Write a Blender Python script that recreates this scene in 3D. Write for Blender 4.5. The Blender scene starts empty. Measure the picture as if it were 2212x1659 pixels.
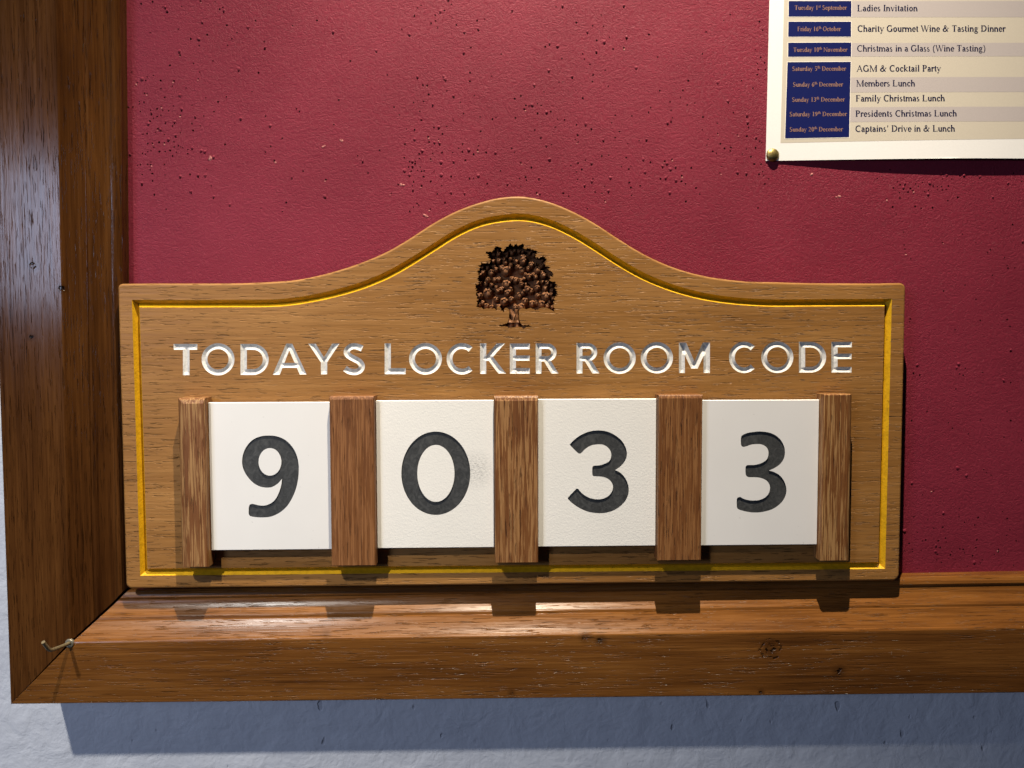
import bpy, bmesh, math, random
import numpy as np
from mathutils import Vector, Matrix
from mathutils.geometry import delaunay_2d_cdt

S = bpy.context.scene
C = bpy.context.collection
R = math.radians
random.seed(7); np.random.seed(7)
Z0 = 1.5                       # height of the sign's shoulder line above the floor
MM = 0.001

# ------------------------------------------------------------------ camera
HB = 0.020                     # the sign's front face stands 20 mm off the red panel
PW, PH, PF = 2212.0, 1659.0, 1530.0
def rot3(rx, ry, rz):
    cx, sx, cy, sy, cz, sz = math.cos(rx), math.sin(rx), math.cos(ry), math.sin(ry), math.cos(rz), math.sin(rz)
    return np.array([[1,0,0],[0,cx,-sx],[0,sx,cx]]) @ np.array([[cy,0,sy],[0,1,0],[-sy,0,cy]]) @ np.array([[cz,-sz,0],[sz,cz,0],[0,0,1]])
CR = rot3(R(-2.54), R(-1.29), R(-0.22))          # axes in (right, up, out-of-wall) coordinates
CP = np.array([-0.016, -0.0525, HB + 0.5415])
cam_d = bpy.data.cameras.new('camera'); cam = bpy.data.objects.new('camera', cam_d); C.objects.link(cam)
cam_d.sensor_width = 36; cam_d.lens = 36 * PF / PW; cam_d.clip_start = 0.01; cam_d.clip_end = 50
M = Matrix.Identity(4)
for k in range(3):
    M[0][k] = CR[0, k]; M[1][k] = -CR[2, k]; M[2][k] = CR[1, k]
M[0][3] = CP[0]; M[1][3] = -CP[2]; M[2][3] = CP[1] + Z0
cam.matrix_world = M
S.camera = cam

def at(px, py, h):
    """measured photo position -> (x, z) in mm on the plane standing h mm off the red panel"""
    d = CR @ np.array([(px - PW/2)/PF, -(py - PH/2)/PF, -1.0])
    t = (h*MM - CP[2]) / d[2]
    q = CP + t*d
    return (q[0]*1000, q[1]*1000)

# ------------------------------------------------------------------ light
w = bpy.data.worlds.new("World"); S.world = w; w.use_nodes = True
bg = w.node_tree.nodes['Background']
bg.inputs[0].default_value = (0.42, 0.55, 1.0, 1); bg.inputs[1].default_value = 0.018

def P(x, z, h): return Vector((x, -h, z + Z0))

def spot(name, pos, tgt, watts, size_deg, blend, col, radius):
    l = bpy.data.lights.new(name, 'SPOT'); l.energy = watts; l.spot_size = R(size_deg); l.spot_blend = blend
    l.color = col; l.shadow_soft_size = radius
    o = bpy.data.objects.new(name, l); C.objects.link(o); o.location = pos
    o.rotation_euler = (tgt - pos).to_track_quat('-Z', 'Y').to_euler()
    return o
spot('warm_ceiling_spot', P(0.05, 1.12, 0.36), P(0.09, -0.17, 0.0), 186, 62, 1.0, (1.0, 0.875, 0.69), 0.007)
spot('cool_ceiling_spot', P(-0.60, 0.80, 0.85), P(-0.38, -0.78, 0.0), 68, 62, 1.0, (1.0, 0.96, 0.89), 0.022)
la = bpy.data.lights.new('window_light', 'AREA'); la.shape = 'RECTANGLE'; la.size = 0.5; la.size_y = 0.4
la.energy = 13; la.color = (0.60, 0.71, 1.0)
lo = bpy.data.objects.new('window_light', la); C.objects.link(lo); lo.location = P(-1.40, 0.30, 1.60)
lo.rotation_euler = (P(-0.2, -0.1, 0) - lo.location).to_track_quat('-Z', 'Y').to_euler()

S.view_settings.view_transform = 'Standard'; S.view_settings.look = 'None'
S.view_settings.exposure = 0; S.view_settings.gamma = 1; S.view_settings.use_curve_mapping = False

# ------------------------------------------------------------------ material helpers
class NT:
    def __init__(s, name):
        s.m = bpy.data.materials.new(name); s.m.use_nodes = True
        s.n = s.m.node_tree.nodes; s.l = s.m.node_tree.links
        s.b = s.n['Principled BSDF']
        s.tc = s.n.new('ShaderNodeTexCoord')
    def map(s, scale, rot=(0,0,0), loc=(0,0,0), src=None):
        k = s.n.new('ShaderNodeMapping'); k.inputs['Scale'].default_value = scale
        k.inputs['Rotation'].default_value = rot; k.inputs['Location'].default_value = loc
        s.l.new(src or s.tc.outputs['Object'], k.inputs['Vector']); return k.outputs[0]
    def noise(s, vec, scale=1, detail=4, rough=.5, dist=0):
        k = s.n.new('ShaderNodeTexNoise'); k.inputs['Scale'].default_value = scale
        k.inputs['Detail'].default_value = detail; k.inputs['Roughness'].default_value = rough
        k.inputs['Distortion'].default_value = dist
        s.l.new(vec, k.inputs['Vector']); return k.outputs['Fac']
    def ramp(s, fac, stops, interp='LINEAR'):
        k = s.n.new('ShaderNodeValToRGB'); k.color_ramp.interpolation = interp
        e = k.color_ramp.elements
        while len(e) < len(stops): e.new(0.5)
        for i, (p, c) in enumerate(stops):
            e[i].position = p
            e[i].color = (c, c, c, 1) if isinstance(c, (int, float)) else (*c, 1)
        s.l.new(fac, k.inputs[0]); return k.outputs[0]
    def mix(s, fac, a, b, mode='MIX'):
        k = s.n.new('ShaderNodeMix'); k.data_type = 'RGBA'; k.blend_type = mode
        for sock, v in ((k.inputs[0], fac), (k.inputs[6], a), (k.inputs[7], b)):
            if isinstance(v, (int, float)): sock.default_value = v if sock is k.inputs[0] else (v, v, v, 1)
            elif isinstance(v, tuple): sock.default_value = (*v, 1)
            else: s.l.new(v, sock)
        return k.outputs[2]
    def math(s, op, a, b=0.0):
        k = s.n.new('ShaderNodeMath'); k.operation = op
        for sock, v in ((k.inputs[0], a), (k.inputs[1], b)):
            if isinstance(v, (int, float)): sock.default_value = v
            else: s.l.new(v, sock)
        return k.outputs[0]
    def bump(s, height, dist, strength=1.0, normal=None):
        k = s.n.new('ShaderNodeBump'); k.inputs['Distance'].default_value = dist; k.inputs['Strength'].default_value = strength
        s.l.new(height, k.inputs['Height'])
        if normal: s.l.new(normal, k.inputs['Normal'])
        return k.outputs[0]
    def set(s, col=None, rough=None, normal=None, spec=None, metal=None):
        for nm, v in (('Base Color', col), ('Roughness', rough), ('Normal', normal), ('Specular IOR Level', spec), ('Metallic', metal)):
            if v is None: continue
            sock = s.b.inputs[nm]
            if isinstance(v, tuple): sock.default_value = (*v, 1)
            elif isinstance(v, (int, float)): sock.default_value = v
            else: s.l.new(v, sock)
        return s.m

def plain(name, col, rough=.5, spec=.5, metal=0.0, var=.15, nscale=900, bump=0.0):
    t = NT(name); v = t.map((nscale,)*3); n = t.noise(v, 1, 5, .6)
    lo = tuple(c*(1-var) for c in col); hi = tuple(min(1, c*(1+var)) for c in col)
    c = t.ramp(n, [(.3, lo), (.7, hi)])
    nm = t.bump(n, bump) if bump else None
    return t.set(c, rough, nm, spec, metal)

def wood(name, dark, mid, light, axis='X', pore=(80, 1300), pore_cut=(.60, .70), pore_dark=.45, rough=.45, spec=.4,
         bump=.0004, seed=0.0, band=(5, 70), knots=(), flecks=0.0, coat=0.0, streaks=None):
    t = NT(name)
    def st(a, b, off=0):     # stretch: a along the grain, b across it
        sc = (a, b, b) if axis == 'X' else (b, b, a)
        return t.map(sc, loc=(seed*3.1+off, seed*1.7+off, seed*2.3+off))
    wob = t.noise(t.map((9, 9, 9), loc=(seed, seed, seed)), 1, 3)
    b1 = t.noise(st(*band), 1, 5, .62, .6)
    b2 = t.noise(st(band[0]*5, band[1]*8, 7), 1, 4, .6)
    b3 = t.noise(st(9, 900, 31), 1, 2, .5, .2)
    g = t.math('ADD', t.math('ADD', t.math('MULTIPLY', b1, .52), t.math('MULTIPLY', b2, .28)), t.math('MULTIPLY', b3, .20))
    g = t.math('ADD', g, t.math('MULTIPLY', t.math('SUBTRACT', wob, .5), .25))
    col = t.ramp(g, [(.34, dark), (.5, mid), (.66, light)])
    p1 = t.noise(st(pore[0], pore[1], 3), 1, 2, .5, .15)
    pm = t.ramp(p1, [(pore_cut[0], 0.0), (pore_cut[1], 1.0)])
    pmod = t.ramp(t.noise(st(pore[0]*.2, pore[1]*.04, 23), 1, 2), [(.35, .25), (.6, 1.0)]); pm = t.math('MULTIPLY', pm, pmod)
    col = t.mix(t.math('MULTIPLY', pm, 1-pore_dark), col, tuple(c*.25 for c in dark))
    if streaks:
        s1 = t.noise(st(26, 820, 11), 1, 4, .6, .35)
        sm = t.ramp(s1, [(.49, 0.0), (.56, .85)])
        col = t.mix(t.math('MULTIPLY', sm, .8), col, streaks)
    if flecks:
        f1 = t.noise(st(pore[0]*1.3, pore[1]*.8, 19), 1, 2)
        fm = t.ramp(f1, [(.70, 0.0), (.74, 1.0)])
        col = t.mix(t.math('MULTIPLY', fm, flecks), col, tuple(min(1, c*2.2) for c in light))
    hgt = t.math('SUBTRACT', t.math('MULTIPLY', b2, .35), pm)
    for (kx, ky, kz, kr) in knots:
        wv = t.n.new('ShaderNodeTexNoise'); wv.inputs['Scale'].default_value = 260; t.l.new(t.tc.outputs['Object'], wv.inputs['Vector'])
        va = t.n.new('ShaderNodeVectorMath'); va.operation = 'MULTIPLY_ADD'
        t.l.new(wv.outputs['Color'], va.inputs[0]); va.inputs[1].default_value = (.5*kr,)*3; t.l.new(t.tc.outputs['Object'], va.inputs[2])
        vm = t.n.new('ShaderNodeVectorMath'); vm.operation = 'DISTANCE'
        t.l.new(va.outputs[0], vm.inputs[0]); vm.inputs[1].default_value = (kx+.25*kr, ky+.25*kr, kz+.25*kr)
        d_ = t.math('DIVIDE', vm.outputs['Value'], kr)
        crack = t.ramp(t.noise(t.map((1, 1, 1)), 250, 3), [(.48, 0.0), (.56, 1.0)])
        core = t.math('MULTIPLY', t.ramp(d_, [(.30, 1.0), (.42, 0.0)]), crack)
        rng_ = t.math('MULTIPLY', t.ramp(d_, [(.60, 0.0), (.68, 1.0), (.76, 1.0), (.84, 0.0)]), crack)
        halo = t.ramp(d_, [(.3, .55), (1.0, 0.0)])
        km = t.math('MAXIMUM', core, t.math('MULTIPLY', rng_, .6)) if kr > .008 else core
        col = t.mix(halo, col, tuple(c*.55 for c in dark))
        col = t.mix(t.math('MULTIPLY', km, .9), col, tuple(c*.1 for c in dark))
        hgt = t.math('SUBTRACT', hgt, t.math('MULTIPLY', km, 2.0))
    nm = t.bump(hgt, bump)
    rr = t.ramp(b2, [(.3, rough*.8), (.7, min(1, rough*1.25))])
    m = t.set(col, rr, nm, spec)
    if coat:
        t.b.inputs['Coat Weight'].default_value = coat; t.b.inputs['Coat Roughness'].default_value = .25
        t.l.new(nm, t.b.inputs['Coat Normal'])
    return m

# ------------------------------------------------------------------ object helpers
def link(name, me, mats=(), parent=None):
    o = bpy.data.objects.new(name, me); C.objects.link(o)
    for m in (mats if isinstance(mats, (list, tuple)) else [mats]): me.materials.append(m)
    if parent: o.parent = parent
    return o
def empty(name, x, z, h):
    o = bpy.data.objects.new(name, None); o.empty_display_size = .02; C.objects.link(o); o.location = P(x, z, h); return o
def tag(o, label=None, cat=None, group=None, kind=None):
    for k, v in (('label', label), ('category', cat), ('group', group), ('kind', kind)):
        if v: o[k] = v
    return o
class MB:
    """collects vertices given as (x, z, h) in mm in wall coordinates"""
    def __init__(s): s.v = []; s.f = []; s.mi = []
    def add(s, vs, fs, mi=0):
        b = len(s.v); s.v += [tuple(v) for v in vs]
        for f in fs: s.f.append(tuple(i+b for i in f)); s.mi.append(mi)
    def build(s, name, mats, parent=None, smooth=None, recalc=False):
        org = parent.matrix_basis.translation if parent else Vector((0, 0, 0))
        if parent and parent.parent: org = org + parent.parent.matrix_basis.translation
        me = bpy.data.meshes.new(name)
        used = sorted({i for f in s.f for i in f}); rm = {i: k for k, i in enumerate(used)}
        me.from_pydata([tuple(P(s.v[i][0]*MM, s.v[i][1]*MM, s.v[i][2]*MM) - org) for i in used], [], [[rm[i] for i in f] for f in s.f])
        for p, i in zip(me.polygons, s.mi): p.material_index = i
        if recalc:
            bm = bmesh.new(); bm.from_mesh(me); bmesh.ops.remove_doubles(bm, verts=bm.verts, dist=2e-6)
            bmesh.ops.recalc_face_normals(bm, faces=bm.faces); bm.to_mesh(me); bm.free()
        me.update()
        if smooth is not None:
            me.polygons.foreach_set('use_smooth', [True]*len(me.polygons)); me.set_sharp_from_angle(angle=R(smooth))
        return link(name, me, mats, parent)

def area2(p): return sum(p[i-1][0]*p[i][1]-p[i][0]*p[i-1][1] for i in range(len(p)))
def ccw(p): return list(p) if area2(p) > 0 else list(p)[::-1]
def cdt(polys, pts=()):
    """constrained triangulation; returns verts, tris, and for each tri the set of input polygons it lies in"""
    vs = []; idx = {}; fs = []
    def vi(p):
        k = (round(p[0], 4), round(p[1], 4))
        if k not in idx: idx[k] = len(vs); vs.append(Vector((k[0], k[1])))
        return idx[k]
    for p in polys:
        f = []
        for q in ccw(p):
            i = vi(q)
            if not f or f[-1] != i: f.append(i)
        if f[0] == f[-1]: f.pop()
        fs.append(f if len(f) > 2 else [f[0]]*3)
    for p in pts: vi(p)
    v, e, f, ov, oe, of = delaunay_2d_cdt(vs, [], fs, 0, 1e-5, True)
    return [(q.x, q.y) for q in v], [list(t) for t in f], [set(s) for s in of]

def crspline(pts, n=6, closed=True, corner=42):
    """Catmull-Rom through pts, keeping sharp corners"""
    P_ = [np.array(p, float) for p in pts]; N = len(P_); out = []
    def is_corner(i):
        if not closed and (i == 0 or i == N-1): return True
        a = P_[i]-P_[i-1]; b = P_[(i+1) % N]-P_[i]
        c = np.dot(a, b)/(np.linalg.norm(a)*np.linalg.norm(b)+1e-9)
        return math.degrees(math.acos(max(-1, min(1, c)))) > corner
    co = [is_corner(i) for i in range(N)]
    for i in range(N if closed else N-1):
        p1, p2 = P_[i], P_[(i+1) % N]; d = np.linalg.norm(p2-p1)
        def tang(j):
            a, b = P_[j-1], P_[(j+1) % N]; t = b-a; return t/(np.linalg.norm(t)+1e-9)
        t1 = (p2-p1)/(d+1e-9) if co[i] else tang(i)
        t2 = (p2-p1)/(d+1e-9) if co[(i+1) % N] else tang((i+1) % N)
        for k in range(n):
            s = k/n; s2, s3 = s*s, s*s*s
            out.append((2*s3-3*s2+1)*p1 + (s3-2*s2+s)*d*t1 + (-2*s3+3*s2)*p2 + (s3-s2)*d*t2)
    if not closed: out.append(P_[-1])
    return [tuple(o) for o in out]
def offset(poly, d):
    """inset a CCW closed polygon by d (positive = inwards) with mitres"""
    n = len(poly); out = []
    for i in range(n):
        a = np.array(poly[i-1]); b = np.array(poly[i]); c = np.array(poly[(i+1) % n])
        u = b-a; v = c-b; u = u/(np.linalg.norm(u)+1e-12); v = v/(np.linalg.norm(v)+1e-12)
        nu = np.array([-u[1], u[0]]); nv = np.array([-v[1], v[0]])
        m = nu+nv; m = m/max(1e-9, np.dot(m, m))*2
        if np.linalg.norm(m) > 3: m = m/np.linalg.norm(m)*3
        out.append(tuple(b+m*d))
    return out
def dedupe(p, eps=.05):
    o = []
    for q in p:
        if not o or math.hypot(q[0]-o[-1][0], q[1]-o[-1][1]) > eps: o.append(q)
    if math.hypot(o[0][0]-o[-1][0], o[0][1]-o[-1][1]) < eps: o.pop()
    return o
def ellipse(cx, cy, rx, ry, n=64): return [(cx+rx*math.cos(2*math.pi*k/n), cy+ry*math.sin(2*math.pi*k/n)) for k in range(n)]

# ------------------------------------------------------------------ materials
MAT_SIGN = wood('sign_hardwood', (.195, .086, .021), (.257, .119, .031), (.322, .158, .046), 'X', pore=(75, 1000), pore_cut=(.60, .68),
                pore_dark=.5, rough=.5, spec=.25, bump=.0007, seed=1.3, band=(5, 46))
MAT_STRIP = [wood('strip_hardwood', (.105, .036, .010), (.145, .054, .015), (.19, .078, .024), 'Z', pore=(60, 900), pore_cut=(.62, .68),
                  pore_dark=.3, rough=.5, spec=.3, bump=.0003, seed=s, band=(6, 90), streaks=st)
             for s, st in ((4.1, (.37, .21, .08)), (5.7, (.27, .118, .042)), (6.9, (.35, .185, .07)), (8.2, (.27, .125, .042)), (9.4, (.40, .23, .088)))]
KN = []
MAT_RAIL = wood('frame_hardwood', (.056, .0195, .0048), (.132, .049, .0100), (.205, .083, .0180), 'X', pore=(60, 1250), pore_cut=(.60, .68),
                pore_dark=.45, rough=.27, spec=.28, bump=.0003, seed=2.2, band=(4, 85), flecks=.08, coat=.0,
                knots=[(-.1456, -.0312, Z0-.2635, .006), (.0515, -.032, Z0-.2689, .007), (.0629, -.032, Z0-.2719, .006), (.194, -.032, Z0-.2804, .0105),
                       (.2475, -.032, Z0-.2988, .007), (-.0051, -.032, Z0-.3121, .004), (.1873, -.032, Z0-.314, .004)])
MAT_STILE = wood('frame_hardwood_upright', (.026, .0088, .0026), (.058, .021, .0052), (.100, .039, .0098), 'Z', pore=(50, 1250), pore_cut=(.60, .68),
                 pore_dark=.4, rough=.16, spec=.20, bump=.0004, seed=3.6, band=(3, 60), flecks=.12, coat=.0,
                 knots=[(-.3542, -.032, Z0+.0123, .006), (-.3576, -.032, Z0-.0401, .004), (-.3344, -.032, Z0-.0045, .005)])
def red_mat():
    t = NT('red_textured_paint')
    v = t.map((1, 1, 1)); n1 = t.noise(v, 520, 5, .62, 1.2); n2 = t.noise(v, 95, 3, .5, .6); n3 = t.noise(v, 14, 3, .6)
    ridge = t.ramp(n1, [(.40, .0), (.52, .75), (.6, 1.0)])
    h = t.math('ADD', t.math('MULTIPLY', ridge, .55), t.math('MULTIPLY', n2, .55))
    c = t.ramp(n3, [(.3, (.170, .0165, .032)), (.7, (.205, .0215, .0405))])
    return t.set(c, t.ramp(n1, [(.3, .42), (.7, .55)]), t.bump(h, .00034), .13)
MAT_RED = red_mat()
MAT_HOLE = plain('pin_hole_inside', (.03, .006, .008), .9, .1)
MAT_CHIP = plain('bare_plaster_chip', (.42, .17, .15), .9, .1)
def wall_mat():
    t = NT('grey_blue_wall_paint'); v = t.map((1, 1, 1))
    n1 = t.noise(v, 55, 5, .55, .4); n2 = t.noise(v, 210, 3, .5); n3 = t.noise(v, 30, 2)
    h = t.math('ADD', t.math('MULTIPLY', n1, 1.0), t.math('MULTIPLY', n2, .18))
    pit = t.ramp(t.noise(t.map((1, 1, .6)), 120, 1), [(.735, 0.0), (.80, 1.0)])
    h = t.math('SUBTRACT', h, t.math('MULTIPLY', pit, .35))
    c = t.mix(t.math('MULTIPLY', pit, .35), t.ramp(n3, [(.3, (.61, .625, .665)), (.7, (.68, .695, .73))]), (.2, .2, .23))
    return t.set(c, .6, t.bump(h, .0022), .3)
MAT_WALL = wall_mat()
def yellow_mat():
    t = NT('yellow_groove_paint'); v = t.map((1, 1, 1)); n = t.noise(v, 700, 4, .6); n2 = t.noise(v, 260, 2)
    c = t.ramp(n2, [(.25, (.46, .25, .005)), (.6, (.60, .335, .008))])
    spots = t.ramp(t.noise(v, 480, 2), [(.66, 0.0), (.72, 1.0)])
    c = t.mix(t.math('MULTIPLY', spots, .5), c, (.2, .1, .01))
    return t.set(c, .38, t.bump(n, .00025), .5)
MAT_YEL = yellow_mat()
def letter_mat():
    t = NT('silver_white_letter_paint'); v = t.map((1, 1, 1)); n = t.noise(v, 420, 5, .7); n2 = t.noise(v, 1400, 2)
    c = t.ramp(n, [(.34, (.44, .43, .40)), (.45, (.58, .565, .53)), (.64, (.66, .645, .605))])
    return t.set(c, .45, t.bump(n2, .00012), .5)
MAT_LET = letter_mat()
def tile_mat(name, col, bumpy, smudge=None):
    t = NT(name); v = t.map((1, 1, 1)); n = t.noise(v, 850, 4, .6, .5); n2 = t.noise(v, 25, 2)
    c = t.ramp(n2, [(.3, tuple(k*.97 for k in col)), (.7, col)])
    if smudge:
        sx, sz, sr = smudge
        vm = t.n.new('ShaderNodeVectorMath'); vm.operation = 'DISTANCE'; t.l.new(t.tc.outputs['Object'], vm.inputs[0]); vm.inputs[1].default_value = (sx, 0, sz)
        f = t.ramp(t.math('DIVIDE', vm.outputs['Value'], sr), [(.1, 1.0), (1.0, 0.0)])
        k = t.ramp(t.noise(t.map((500, 500, 1500), rot=(0, .6, 0)), 1, 4, .7), [(.44, 0.0), (.66, 1.0)])
        c = t.mix(t.math('MULTIPLY', t.math('MULTIPLY', f, k), .95), c, (.18, .18, .18))
    specks = t.ramp(t.noise(v, 300, 0), [(.83, 0.0), (.86, 1.0)])
    c = t.mix(t.math('MULTIPLY', specks, .25), c, (.3, .29, .27))
    return t.set(c, .4 if not bumpy else .6, t.bump(n, .00015 if bumpy else .00002), .4)
MAT_TILE_S = tile_mat('smooth_white_tile', (.71, .70, .68), False)
MAT_TILE_T = tile_mat('textured_cream_tile', (.745, .73, .685), True)
MAT_TILE_Z = tile_mat('textured_cream_tile_smudged', (.745, .73, .685), True, (.0305, -.0000, .0, .0175)[:1] + (.003, .0175))
def black_mat(name, scuff):
    t = NT(name); v = t.map((1, 1, 1)); n = t.noise(v, 160, 4, .6, 2.0); n2 = t.noise(v, 1500, 3, .7)
    c = t.ramp(n, [(.28, (.020, .021, .022)), (.5, (.037, .039, .040)), (.72, (.064, .066, .066))])
    s = t.ramp(n2, [(.60, 0.0), (.72, 1.0)])
    c = t.mix(t.math('MULTIPLY', s, scuff), c, (.19, .18, .155))
    return t.set(c, .6, t.bump(n2, .0001), .35)
MAT_BLK = black_mat('black_pocket_paint', .35); MAT_BLK2 = black_mat('scuffed_black_pocket_paint', .8)
MAT_BLK_WALL = plain('pocket_side', (.012, .012, .016), .7, .2)
MAT_TREE = wood('carved_dark_wood', (.12, .05, .02), (.175, .075, .031), (.24, .11, .047), 'X', pore=(150, 900), rough=.6, spec=.2, bump=.0002, seed=12.1)
MAT_BRASS = plain('aged_brass', (.30, .23, .085), .45, .5, .9, .35, 500, .0002)
MAT_HOOK = plain('dull_hook_steel', (.22, .175, .10), .5, .4, .55, .3, 700, .00012)
MAT_ZINC = plain('zinc_washer', (.30, .28, .22), .42, .5, .7, .2, 700, .0001)
def paper(name, col, rough=.55):
    t = NT(name); n = t.noise(t.map((1, 1, 1)), 900, 3, .6)
    return t.set(t.ramp(n, [(.3, tuple(c*.96 for c in col)), (.7, col)]), rough, t.bump(n, .00002), .12)
MAT_PAPER = paper('white_paper', (.745, .735, .715)); MAT_BEIGE = paper('printed_beige', (.52, .47, .385)); MAT_STRIPE = paper('printed_mauve_grey', (.43, .385, .37))
MAT_NAVY = paper('printed_navy', (.002, .0065, .078), .65); MAT_INK = paper('navy_ink', (.008, .008, .04)); MAT_PINK = paper('salmon_ink', (.25, .14, .105))
MAT_PALE = paper('printed_rule_white', (.78, .73, .65))

# ------------------------------------------------------------------ wall and notice board
mb = MB(); mb.add([(-2200, -1500, -20), (2600, -1500, -20), (2600, 1300, -20), (-2200, 1300, -20)], [(0, 1, 2, 3)])
tag(mb.build('wall', MAT_WALL), kind='structure')
nb = empty('notice_board', 0.35, -0.3175, -0.020)
tag(nb, 'dark wooden framed notice board with pin-holed crimson panel on grey wall', 'notice board')

# frame: outer/inner boundary measured along each member; profile = (fraction from outer edge, height mm)
XL, XR, ZT, ZB = -382.0, 1000.0, 560.0, -316.5
def prof():
    pr = [(0, -20), (0, 30.6), (.003, 31.4), (.010, 31.9), (.02, 32), (.590, 32), (.600, 31.7), (.608, 31.1), (.614, 30.3)]
    for k in range(1, 9):        # swept bevel falling inwards
        s = k/8; pr.append((.614 + .133*s, 30.3 - 9.1*(.75*s+.25*math.sin(s*math.pi/2))))
    pr += [(.748, 21.2), (.752, 20.3), (.775, 19.9), (.785, 19.2)]
    for k in range(1, 19):        # cove
        s = k/18; pr.append((.785 + .135*s, 19.2 - 7.2*math.sin(s*math.pi/2)))
    pr += [(.921, 12.0), (.925, 12.6), (.94, 12.9), (.965, 12.4), (.985, 11.2), (1.0, 9.6), (1.0, -3.0)]
    return pr
PROF = prof()
def zo(x): return -315.7 - (x+382)/734.0*1.9          # outer edge of the bottom rail
def zi(x): return -236.8 + (x+305)/670.0*4.6          # inner edge of the bottom rail
def xi(z): return -304.6 + (z+175)*0.0174 if z > -175 else -304.6
GAP = 1.5
def rail(name, mat, flip):
    mb = MB(); n = len(PROF); rows = []
    xs = [0, .01, .03, .1, .2, .3, .4, .5, .6, .7, .8, .9, .97, 1]
    for s in xs:
        row = []
        for (d, h) in PROF:
            g = GAP*(.06 + .94*d)
            x0 = XL + d*(-304.6-XL) + (g if flip < 0 else GAP)
            x1 = XR - d*80 - GAP
            x = x0 + (x1-x0)*s
            if flip < 0: z = zo(x) + d*(zi(x)-zo(x))
            else: z = ZT - d*80
            row.append((x, z, h))
        rows.append(row)
    vs = [v for r in rows for v in r]; fs = []
    for i in range(len(rows)-1):
        for j in range(n-1):
            fs.append((i*n+j, (i+1)*n+j, (i+1)*n+j+1, i*n+j+1))
    fs.append(tuple(range(n))); fs.append(tuple(range(n*(len(rows)-1), n*len(rows)))[::-1])
    mb.add(vs, fs); return mb.build(name, mat, nb, smooth=11, recalc=True)
def stile(name, mat, flip):
    mb = MB(); n = len(PROF); rows = []
    for s in [0, .01, .03, .1, .2, .3, .4, .5, .6, .7, .8, .9, 1]:
        row = []
        for (d, h) in PROF:
            g = GAP*(.06 + .94*d)
            if flip < 0:
                zb = -315.7 + d*(-236.8+315.7) + g; zt = ZT - d*80 - GAP
                z = zb + (zt-zb)*s; x = XL + d*(xi(z)-XL)
            else:
                zb = zo(XR) + d*(zi(XR)-zo(XR)) + g; zt = ZT - d*80 - GAP
                z = zb + (zt-zb)*s; x = XR - d*80
            row.append((x, z, h))
        rows.append(row)
    vs = [v for r in rows for v in r]; fs = []
    for i in range(len(rows)-1):
        for j in range(n-1):
            fs.append((i*n+j, (i+1)*n+j, (i+1)*n+j+1, i*n+j+1))
    fs.append(tuple(range(n))); fs.append(tuple(range(n*(len(rows)-1), n*len(rows)))[::-1])
    mb.add(vs, fs); return mb.build(name, mat, nb, smooth=11, recalc=True)

# knots were measured in world coordinates; parts use coordinates relative to the notice board
def shift_knots(mat, org):
    for n in mat.node_tree.nodes:
        if n.type == 'VECT_MATH' and n.operation == 'DISTANCE':
            v = Vector(n.inputs[1].default_value) - org; n.inputs[1].default_value = v
for m in (MAT_RAIL, MAT_STILE): shift_knots(m, nb.matrix_basis.translation)
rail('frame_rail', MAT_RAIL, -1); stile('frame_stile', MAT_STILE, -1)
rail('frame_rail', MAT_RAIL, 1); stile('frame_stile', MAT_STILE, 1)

# pin holes: measured spots (zoom windows of the photo: origin x, y and scale to full resolution)
HOLES_A = """156,28 240,12 315,52 334,66 348,92 456,48 592,8 700,14 758,56 735,68 764,92 606,175 430,215 222,240 788,186 863,240 825,286 944,213 1000,154 1272,188 1452,151
522,288 582,300 584,337 643,256 793,334 1063,307 1067,363 1571,250 2078,216 2135,268 2195,58 2170,118 436,390 443,407 685,449 541,467 368,482 88,530 245,557 200,567 587,532 576,581 875,522 1021,537 1698,449 1890,387 1970,552 2193,580
161,596 190,594 127,610 299,594 398,597 386,635 302,653 487,648 973,676 181,688 199,690 330,718 444,716 632,722 723,751 784,715 143,747 145,764 177,754 62,790 95,790 149,822 225,812 238,803 274,803 303,785 316,812 358,817 394,781 530,776 694,823 455,816 1300,803 1323,822 1612,738 2020,790 2165,757
233,846 274,860 301,850 445,850 246,871 555,874 618,856 1074,857 890,887 2060,846 221,893 207,925 334,910 402,910 388,929 530,911 592,927 1106,940 1576,918 2113,952 2172,957 280,950 304,945 262,975 303,968 325,993 444,976 539,962 170,991 199,986 412,1012 365,1022 1196,1020 355,1042 398,1047 288,1050 238,1056 205,1058 327,1054 775,1065 1112,1080 2102,1063 2170,1040
249,1085 430,1075 447,1083 462,1090 400,1083 228,1110 206,1118 290,1118 333,1117 370,1110 415,1122 500,1103 531,1103 1072,1122 1914,1108 165,1132 187,1137 76,1150 388,1150 500,1133 597,1125 622,1132 1752,1148 2096,1163 160,1146 655,1176 690,1172 1137,1185 1789,1200 2135,1193 2155,1203
228,1195 328,1212 205,1211 226,1214 130,1218 150,1215 2127,1231 2158,1237 2147,1262 2097,1270 640,1250 1350,1262 1828,1275 222,1252 163,1287 238,1280 332,1290 516,1286 575,1305 628,1306 443,1313 240,1334 1268,1320 1518,1325 2135,1302 2165,1342 2155,1371 2163,1395 2159,1412 2050,1360
162,1365 672,1371 525,1425 253,1436 688,1462 1512,1462 2000,1426 1226,1493 2190,1500 2163,1527 2137,1560 1197,1560 810,1522 340,1542 1040,1536"""
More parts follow.
